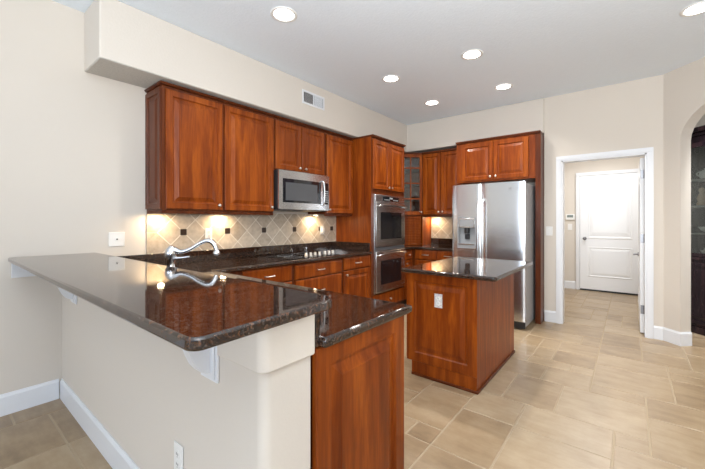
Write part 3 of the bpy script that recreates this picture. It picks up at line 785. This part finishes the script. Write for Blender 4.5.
# raised bar top
ol = rounded([(.002, .346), (2.590, .346), (2.565, .842), (.002, .842)], [0, .035, .06, 0])
o = link('bar_top', prism(ol, 1.035, 1.066), GRAN, bevel=.007, seg=2)
tag(o, 'polished dark granite raised bar top resting on the cream half wall', 'countertop')
# island
t = thing('kitchen_island', 'freestanding cherry island cabinet with an outlet in its end panel', 'island', (1.79, 2.625, 0))
IW, ID = 2.398 - 1.79, 3.70 - 2.625
link('body', boxes((.003, IW - .004, .022, ID, .11, CB + .002)), CHERRYD, t, bevel=.0015, seg=1)
link('toe_kick', boxes((.05, IW - .004, .022, ID, 0, .1095)), CHERRYD, t)
link('end_panel', panel(.0, IW, .0 + .118, CB + .002, 0, .0215, [(0, .002), (.002, 0), (.075, 0), (.083, .010), (.10, .011), (.135, .002), (.14, .002)]), CHERRY, t)
link('end_base', boxes((.05, IW, .0, .0215, 0, .1175)), CHERRY, t)
link('side_skin', boxes((IW - .0035, IW, .022, ID, .0, CB + .002)), CHERRY, t)
link('shoe_moulding', boxes((.05, IW + .012, -.012, -.0005, 0, .022), (IW + .0005, IW + .012, -.0005, ID, 0, .022)), CHERRYD, t, bevel=.004)
for k in range(2):
    a = .03 + k * .515
    dd = link('door', panel(a, a + .505, .125, .706, -.021, .020, raised()), CHERRY, t); dd.rotation_euler[2] = -PI / 2; dd.location = (.0025, ID, 0)
    link('knob', knob_bm(a + (.46 if k == 0 else .045), .66, -.021), NICKEL, dd, smooth=True)
    dd = link('drawer', panel(a, a + .505, .720, .866, -.021, .020, SLAB), CHERRY, t); dd.rotation_euler[2] = -PI / 2; dd.location = (.0025, ID, 0)
    link('pull', pull_bm(a + .25, .793, .11, -.021), NICKEL, dd, smooth=True)
ol = rounded([(1.775, 2.54), (2.562, 2.54), (2.562, 3.755), (1.775, 3.79)], [.02, .03, .02, .02])
o = link('island_countertop', prism(ol, CB + .004, CT), GRAN, bevel=.012, seg=3)
tag(o, 'polished dark granite top overhanging the cherry island', 'countertop')

# ------------------------------------------------------------------ backsplashes
b = struct('wall_backsplash', boxes((.0005, .009, 1.207, 3.702, 1.0245, 1.404)), BSL, label='diagonal travertine tile backsplash on the stove wall')
for yy in (1.526, 1.984, 2.448, 2.912, 3.375, 3.606):
    link('accent_tile', boxes((.0092, .0115, yy - .029, yy + .029, 1.2105 - .029, 1.2105 + .029)), BRONZE, b)
link('tile_joint', boxes((.0092, .0098, 1.2075, 1.294, 1.209, 1.213)), GROUTLINE, b)
struct('wall_backsplash_corner', boxes((.646, 1.42, YK - .010, YK - .0005, 1.0245, 1.384)), BSB, label='travertine tile backsplash beside the refrigerator')

# ------------------------------------------------------------------ microwave, cooktop
t = thing('microwave', 'stainless over-the-range microwave mounted under the short wall cabinet', 'microwave', (.395, 2.349, 0), PI / 2)
W = .785; mz0, mz1 = 1.440, 1.868
link('body', boxes((0, W, .014, .38, mz0, mz1)), BLACKP, t, bevel=.004)
bm = bmesh.new(); n = 16
def bow(x): return -.004 - .018 * (1 - (2 * x / W - 1) ** 2)
def bowed(x0, x1, z0, z1, off, th, bm):
    xs_ = [x0 + (x1 - x0) * k / n for k in range(n + 1)]
    prism([(x, bow(x) + off) for x in xs_] + [(x, bow(x) + off + th) for x in xs_[::-1]], z0, z1, bm); return bm
d = link('front', bowed(0, W, mz0 + .004, mz1 - .002, 0, .0165, bmesh.new()), STEEL, t)
link('window', bowed(.050, .625, mz0 + .078, mz1 - .090, -.002, .0018, bmesh.new()), BLACKG, d)
link('inner_screen', bowed(.085, .560, mz0 + .102, mz1 - .13, -.0032, .001, bmesh.new()), DGREY, d)
kp = link('keypad', bowed(.668, .768, mz0 + .078, mz1 - .090, -.002, .0018, bmesh.new()), BLACKG, d)
bm = bmesh.new()
hx = .648
tube(bm, [(hx, bow(hx) - .001, mz1 - .075), (hx, bow(hx) - .03, mz1 - .095), (hx, bow(hx) - .042, (mz0 + mz1) / 2), (hx, bow(hx) - .03, mz0 + .085), (hx, bow(hx) - .001, mz0 + .065)], .011, 12, 6)
link('handle', bm, STEEL, t, smooth=True)
bm = bmesh.new()
for r in range(6):
    for c_ in range(3):
        x = .684 + c_ * .026; z = mz0 + .10 + r * .026; box(bm, x, x + .018, bow(x) - .0035, bow(x) - .0022, z, z + .014)
link('buttons', bm, GREYP, t)
link('vent_strip', boxes((.02, W - .02, .03, .36, mz0 - .006, mz0 - .0005)), DGREY, t)
t = thing('cooktop', 'black glass electric cooktop set in the granite below the microwave', 'cooktop', (0, 0, 0))
gz = CT + .0008
link('glass_plate', boxes((.105, .585, 2.375, 3.125, gz, gz + .006)), BLACKG, t, bevel=.002)
for (x, y, r) in ((.24, 2.56, .085), (.24, 2.88, .105), (.43, 2.52, .10), (.42, 2.84, .075)):
    bm = bmesh.new(); n = 32; R_ = []
    for rr, zz in ((r, gz + .0062), (r, gz + .0068), (r - .004, gz + .0068), (r - .004, gz + .0062)):
        R_.append([bm.verts.new((x + rr * math.cos(2 * PI * i / n), y + rr * math.sin(2 * PI * i / n), zz)) for i in range(n)])
    for k in range(4):
        for i in range(n): bm.faces.new((R_[k][i], R_[k][(i + 1) % n], R_[(k + 1) % 4][(i + 1) % n], R_[(k + 1) % 4][i]))
    link('burner_ring', bm, GREYP, t)
for k in range(7):
    y = 2.66 + k * .070 + (.02 if k > 3 else 0)
    link('knob', lathe(bmesh.new(), [(.021, gz + .0063), (.021, gz + .012), (.017, gz + .016), (.016, gz + .040), (.013, gz + .045), (.001, gz + .046)], (.490, y, 0), 'z', 16), NICKEL, t, smooth=True)

# ------------------------------------------------------------------ sink and tap
t = thing('kitchen_sink', 'undermount stainless sink let into the peninsula worktop', 'sink', (0, 0, 0))
a = .004; zb = .71
link('basin', boxes((SX0 - .02, SX1 + .02, SY0 - .02, SY0 - a, zb, CB - .003), (SX0 - .02, SX1 + .02, SY1 + a, SY1 + .02, zb, CB - .003),
                    (SX0 - .02, SX0 - a, SY0 - a, SY1 + a, zb, CB - .003), (SX1 + a, SX1 + .02, SY0 - a, SY1 + a, zb, CB - .003), (SX0 - .02, SX1 + .02, SY0 - .02, SY1 + .02, zb - .01, zb - .0005)), STEEL, t)
link('drain', lathe(bmesh.new(), [(.045, zb), (.045, zb + .003), (.03, zb + .003), (.02, zb + .001)], (1.54, 1.17, 0), 'z', 20), CHROME, t)
fx, fy_ = 1.168, .915
t = thing('kitchen_tap', 'chrome single-handle kitchen tap with an arched spout, standing behind the bar', 'tap', (fx, fy_, CT + .0008))
Z0 = CT + .0008
link('body', lathe(bmesh.new(), [(.034, 0), (.034, .008), (.026, .016), (.022, .05), (.021, .10), (.026, .108), (.026, .118), (.022, .126), (.024, .175), (.032, .19), (.034, .212), (.030, .232), (.020, .244), (.012, .252), (.001, .255)], n=28), CHROME, t, smooth=True)
e = Vector((.20, .178, 0))
prof = [(.06, 1.143), (.22, 1.131), (.42, 1.147), (.62, 1.180), (.78, 1.197), (.90, 1.188), (.98, 1.158), (1.0, 1.128)]
link('spout', tube(bmesh.new(), [tuple(e * q + Vector((0, 0, z - Z0))) for q, z in prof], [.020, .014, .0125, .0125, .0135, .014, .013, .0125], 14, 6), CHROME, t, smooth=True)
link('spray_tip', lathe(bmesh.new(), [(.013, 1.140 - Z0), (.019, 1.128 - Z0), (.021, 1.118 - Z0), (.018, 1.112 - Z0), (.004, 1.111 - Z0)], (e.x, e.y, 0), 'z', 18), CHROME, t, smooth=True)
link('handle', tube(bmesh.new(), [(.015, .014, .178), (.04, .04, .180), (.075, .075, .186)], [.010, .008, .006], 10, 5), CHROME, t, smooth=True)

# ------------------------------------------------------------------ corbel
for cx_, lab in ((2.145, 'white curved bracket under the bar overhang near its free right end'), (.365, 'white curved bracket under the bar overhang near the left wall')):
    t = thing('corbel', lab, 'bracket', (cx_, .6315, 0), 0, 'bar brackets')
    link('back_plate', boxes((-.055, .058, -.009, -.0005, .758, 1.02), (-.042, .045, -.016, -.0095, .768, 1.015)), TRIM, t, bevel=.002)
    bm = bmesh.new()
    prof = [(-.017, 1.034), (-.125, 1.034), (-.118, .98), (-.104, .93), (-.092, .89), (-.080, .855), (-.066, .825), (-.050, .803), (-.034, .792), (-.017, .789)]
    f1 = [bm.verts.new((-.024, y, z)) for y, z in prof]; f2 = [bm.verts.new((.024, y, z)) for y, z in prof]
    bm.faces.new(f1); bm.faces.new(f2[::-1])
    for i in range(len(prof)): bm.faces.new((f1[i], f1[(i + 1) % len(prof)], f2[(i + 1) % len(prof)], f2[i]))
    link('scroll', bm, TRIM, t)

# ------------------------------------------------------------------ outlets, switches, small wall things
def plate(name, label, cat, loc, rotz, kind, h=.118, w_=.074, group=None):
    """cover plate, front facing local -Y, centre at origin"""
    t = thing(name, label, cat, loc, rotz, group)
    p = link('cover_plate', boxes((-w_ / 2, w_ / 2, -.006, -.0006, -h / 2, h / 2)), WHITEP, t, bevel=.0025)
    if kind == 'outlet':
        for z in (-.02, .02):
            r = link('socket', lathe(bmesh.new(), [(.0165, -.0061), (.0165, -.008), (.015, -.009)], (0, 0, z), 'y', 20), WHITEP, t)
            link('slots', boxes((-.007, -.0045, -.0096, -.0091, z - .003, z + .006), (.0045, .007, -.0096, -.0091, z - .003, z + .006), (-.0015, .0015, -.0096, -.0091, z - .011, z - .008)), SLIT, r)
    elif kind == 'jack':
        link('socket', boxes((-.010, .010, -.0085, -.0061, -.010, .010)), WHITEP, t, bevel=.001)
        link('port', boxes((-.006, .006, -.0092, -.0086, -.005, .005)), SLIT, t)
    elif kind == 'switch':
        link('rocker', boxes((-.017, .017, -.0095, -.0061, -.033, .033)), WHITEP, t, bevel=.002)
    elif kind == 'blank':
        link('plug', boxes((-.022, .022, -.032, -.0061, -.035, .03)), WHITEP, t, bevel=.004)
    return t
GO = 'outlets and switches'
plate('phone_jack', 'white square phone jack plate on the bare left wall above the bar', 'socket', (0, .985, 1.165), PI / 2, 'jack', .115, .115, GO)
plate('wall_outlet', 'white outlet on the backsplash behind the tap', 'outlet', (.0092, 1.775, 1.185), PI / 2, 'outlet', group=GO)
plate('wall_outlet', 'white outlet with a plug-in on the backsplash right of the cooktop', 'outlet', (.012, 3.405, 1.192), PI / 2, 'blank', group=GO)
plate('wall_outlet', 'white outlet low on the cream bar wall below the bracket', 'outlet', (1.905, .6312, .370), 0, 'outlet', group=GO)
plate('wall_outlet', 'white outlet in the end panel of the island', 'outlet', (2.083, 2.633, .662), 0, 'outlet', group=GO)
plate('wall_switch', 'white light switch between the refrigerator panel and the doorway', 'switch', (2.485, YB, 1.185), 0, 'switch', group=GO)
plate('wall_switch', 'white blank switch plate under the hall thermostat', 'switch', (2.395, 7.9, 1.20), 0, 'switch', group=GO)
t = thing('thermostat', 'white thermostat with a grey screen on the hall wall', 'thermostat', (2.40, 7.9, 1.395))
link('case', boxes((-.075, .075, -.03, -.0006, -.055, .055)), WHITEP, t, bevel=.006)
link('screen', boxes((-.05, .05, -.0315, -.0301, -.01, .038)), LCD, t)
# air vent in the soffit
t = thing('air_vent', 'white louvred air vent in the soffit above the wall cabinets', 'vent', (.385, 2.875, 2.747), PI / 2)
vw, vh = .365, .158
link('frame', boxes((-vw / 2, vw / 2, -.009, -.0006, vh / 2 - .022, vh / 2), (-vw / 2, vw / 2, -.009, -.0006, -vh / 2, -vh / 2 + .022), (-vw / 2, -vw / 2 + .022, -.009, -.0006, -vh / 2 + .022, vh / 2 - .022),
                    (vw / 2 - .022, vw / 2, -.009, -.0006, -vh / 2 + .022, vh / 2 - .022), (-.006, .006, -.009, -.0006, -vh / 2 + .022, vh / 2 - .022)), TRIM, t, bevel=.002)
link('duct', boxes((-vw / 2 + .0225, vw / 2 - .0225, -.0016, -.0008, -vh / 2 + .0225, vh / 2 - .0225)), SLIT, t)
bm = bmesh.new()
for side in (1, -1):
    for k in range(9):
        c_ = side * (.018 + k * .0155) ; dx = .0075 if side > 0 else .0052
        x0 = c_ - dx * .2; s_ = 1 if side > 0 else 1
        v = [bm.verts.new(p) for p in ((c_ - .006 * s_, -.0085, -vh / 2 + .024), (c_ + .006 * s_, -.0022, -vh / 2 + .024), (c_ + .006 * s_, -.0022, vh / 2 - .024), (c_ - .006 * s_, -.0085, vh / 2 - .024))] if side < 0 else \
            [bm.verts.new(p) for p in ((c_ + .003, -.0085, -vh / 2 + .024), (c_ - .001, -.0022, -vh / 2 + .024), (c_ - .001, -.0022, vh / 2 - .024), (c_ + .003, -.0085, vh / 2 - .024))]
        bm.faces.new(v)
        v2 = [bm.verts.new(q.co + Vector((.001, 0, 0))) for q in v]; bm.faces.new(v2[::-1])
        for i in range(4): bm.faces.new((v[i], v[(i + 1) % 4], v2[(i + 1) % 4], v2[i]))
link('louvres', bm, TRIM, t)

# ------------------------------------------------------------------ lights of the room
def spot(name, loc, power, size, col, parent, spread=180):
    l = bpy.data.lights.new(name, 'AREA'); l.shape = 'DISK'; l.size = size; l.energy = power; l.color = col; l.spread = math.radians(spread)
    o = bpy.data.objects.new(name, l); C.objects.link(o); o.parent = parent; o.location = loc
    return o
cans = [(1.193, 1.756, 'recessed ceiling light nearest the bar, above the left cabinets'), (1.191, 3.311, 'recessed ceiling light above the cooktop run, second from the bar'),
        (2.109, 3.327, 'recessed ceiling light directly above the island'), (1.198, 4.337, 'recessed ceiling light deepest in the corner, above the ovens'),
        (2.12, 4.36, 'recessed ceiling light in front of the refrigerator'), (3.707, 3.686, 'recessed ceiling light cut by the right edge of the photo'),
        ]
for x, y, lab in cans:
    t = thing('recessed_light', lab, 'ceiling light', (x, y, ZC), 0, 'recessed ceiling lights')
    link('trim_ring', lathe(bmesh.new(), [(.074, -.0005), (.100, -.0005), (.100, -.004), (.092, -.008), (.078, -.006), (.074, -.003)], n=36), WHITEP, t, smooth=True) if False else None
    bm = bmesh.new(); n = 36; R_ = []
    for r, z in ((.076, -.001), (.104, -.001), (.104, -.004), (.094, -.008), (.078, -.005)):
        R_.append([bm.verts.new((r * math.cos(2 * PI * i / n), r * math.sin(2 * PI * i / n), z)) for i in range(n)])
    for k in range(5):
        for i in range(n): bm.faces.new((R_[k][i], R_[k][(i + 1) % n], R_[(k + 1) % 5][(i + 1) % n], R_[(k + 1) % 5][i]))
    link('trim_ring', bm, WHITEP, t, smooth=True)
    link('lens', lathe(bmesh.new(), [(.0755, -.0012), (.0755, -.003), (.05, -.0048), (.001, -.0055)], n=32), LENS, t, smooth=True)
    spot('lamp', (0, 0, -.02), CAN_POWER, .14, (1.0, .95, .88), t, 125)
pucks = [(.095, 1.290, 1.404, 'puck light under the left end of the wall cabinets'), (.085, 1.89, 1.404, 'puck light under the wall cabinet left of the microwave'),
         (.10, 3.20, 1.404, 'puck light under the wall cabinet beside the ovens'), (.745, 5.36, UB - .001, 'puck light under the wall cabinet beside the refrigerator')]
for x, y, z, lab in pucks:
    t = thing('puck_light', lab, 'under-cabinet light', (x, y, z), 0, 'under-cabinet puck lights')
    link('housing', lathe(bmesh.new(), [(.034, -.0005), (.034, -.012), (.030, -.016), (.027, -.016), (.027, -.012)], n=24), WHITEP, t)
    link('lens', lathe(bmesh.new(), [(.026, -.0165), (.024, -.0185), (.001, -.019)], n=24), PLENS, t)
    spot('lamp', (0, 0, -.026), PUCK_POWER, .045, (1.0, .72, .42), t)

# ------------------------------------------------------------------ hutch behind the arch
hp = Vector((3.780, 5.797)); hang = math.atan2(-1, 1)
t = thing('china_hutch', 'dark mahogany hutch with glazed upper doors, seen through the arch', 'cabinet', (hp.x, hp.y, 0), hang)
HW, HD, HH = 1.25, .42, 2.42
link('base', boxes((0, HW, 0, HD, .08, .86), (-.015, HW + .015, -.02, HD, 0, .0795), (-.012, HW + .012, -.018, HD, .8605, .89)), DARKW, t, bevel=.004)
for k in range(3):
    a = .02 + k * (HW - .04) / 3
    d = link('base_door', panel(a + .004, a + (HW - .04) / 3 - .004, .11, .83, -.021, .020, raised(.05)), DARKW, t)
    link('knob', knob_bm(a + .36, .5, -.021), NICKEL, d, smooth=True)
link('upper_case', boxes((0, .03, .06, HD, .8905, 2.25), (HW - .03, HW, .06, HD, .8905, 2.25), (0, HW, .06, HD, 2.2505, 2.32)), DARKW, t, bevel=.002)
link('back_panel', boxes((.0305, HW - .0305, HD - .02, HD, .8905, 2.25)), CABBK, t)
link('cornice', boxes((-.02, HW + .02, .03, HD, 2.3205, 2.36), (-.05, HW + .05, .0, HD, 2.3605, 2.42)), DARKW, t, bevel=.012)
for z in (1.17, 1.50, 1.815): link('shelf', boxes((.031, HW - .031, .075, HD - .021, z - .016, z)), plain('pale_shelf_edge', (.32, .29, .26), .3) if 'pale_shelf_edge' not in bpy.data.materials else bpy.data.materials['pale_shelf_edge'], t)
for k in range(3):
    a = .0 + k * HW / 3; b_ = a + HW / 3
    d = link('glazed_door', boxes((a + .002, a + .03, .04, .0595, .895, 2.245), (b_ - .03, b_ - .002, .04, .0595, .895, 2.245), (a + .03, b_ - .03, .04, .0595, .895, .935), (a + .03, b_ - .03, .04, .0595, 2.19, 2.245)), DARKW, t)
    link('glass_pane', boxes((a + .0302, b_ - .0302, .048, .052, .9352, 2.1898)), GLASS, d)
M4 = Matrix.Translation((hp.x, hp.y, 0)) @ Matrix.Rotation(hang, 4, 'Z')
def orn(name, label, x, y, z, bm, mat):
    o = link(name, bm, mat, smooth=True); o.matrix_world = M4 @ Matrix.Translation((x, y, z)); tag(o, label, 'ornament', 'ornaments in the hutch')
def teapot():
    bm = lathe(bmesh.new(), [(.03, 0), (.05, .01), (.06, .05), (.05, .085), (.03, .10), (.012, .105), (.014, .12), (.001, .13)], n=20)
    tube(bm, [(.05, 0, .04), (.085, 0, .06), (.10, 0, .10)], [.014, .010, .008], 10, 4); tube(bm, [(-.05, 0, .03), (-.09, 0, .05), (-.09, 0, .08), (-.045, 0, .09)], .007, 8, 4); return bm
orn('teapot', 'white porcelain teapot on the top shelf of the hutch', .165, .15, 1.817, teapot(), PORC)
bm = lathe(bmesh.new(), [(.045, 0), (.05, .02), (.035, .05), (.045, .09), (.03, .13), (.022, .15), (.03, .18), (.022, .205), (.001, .215)], n=18)
tube(bm, [(.03, 0, .11), (.06, -.01, .09), (.05, -.03, .05)], [.014, .012, .01], 8, 4)
orn('figurine', 'tan ceramic figurine on the middle shelf of the hutch', .125, .15, 1.502, bm, TANP)
def bowl(r): return lathe(bmesh.new(), [(r * .4, 0), (r * .45, .008), (r * .8, .035), (r, .075), (r * .95, .075), (r * .7, .035), (r * .3, .014), (.001, .012)], n=24)
orn('serving_bowl', 'pale shallow serving bowl on the lower shelf of the hutch', .20, .19, 1.1720000000000002, bowl(.12), PORC)
bm = bowl(.10); tube(bm, [(-.09, 0, .065), (0, 0, .16), (.09, 0, .065)], .008, 8, 6)
orn('handled_basket', 'pale handled dish at the bottom of the hutch display', .20, .19, 0.8923, bm, PORC)
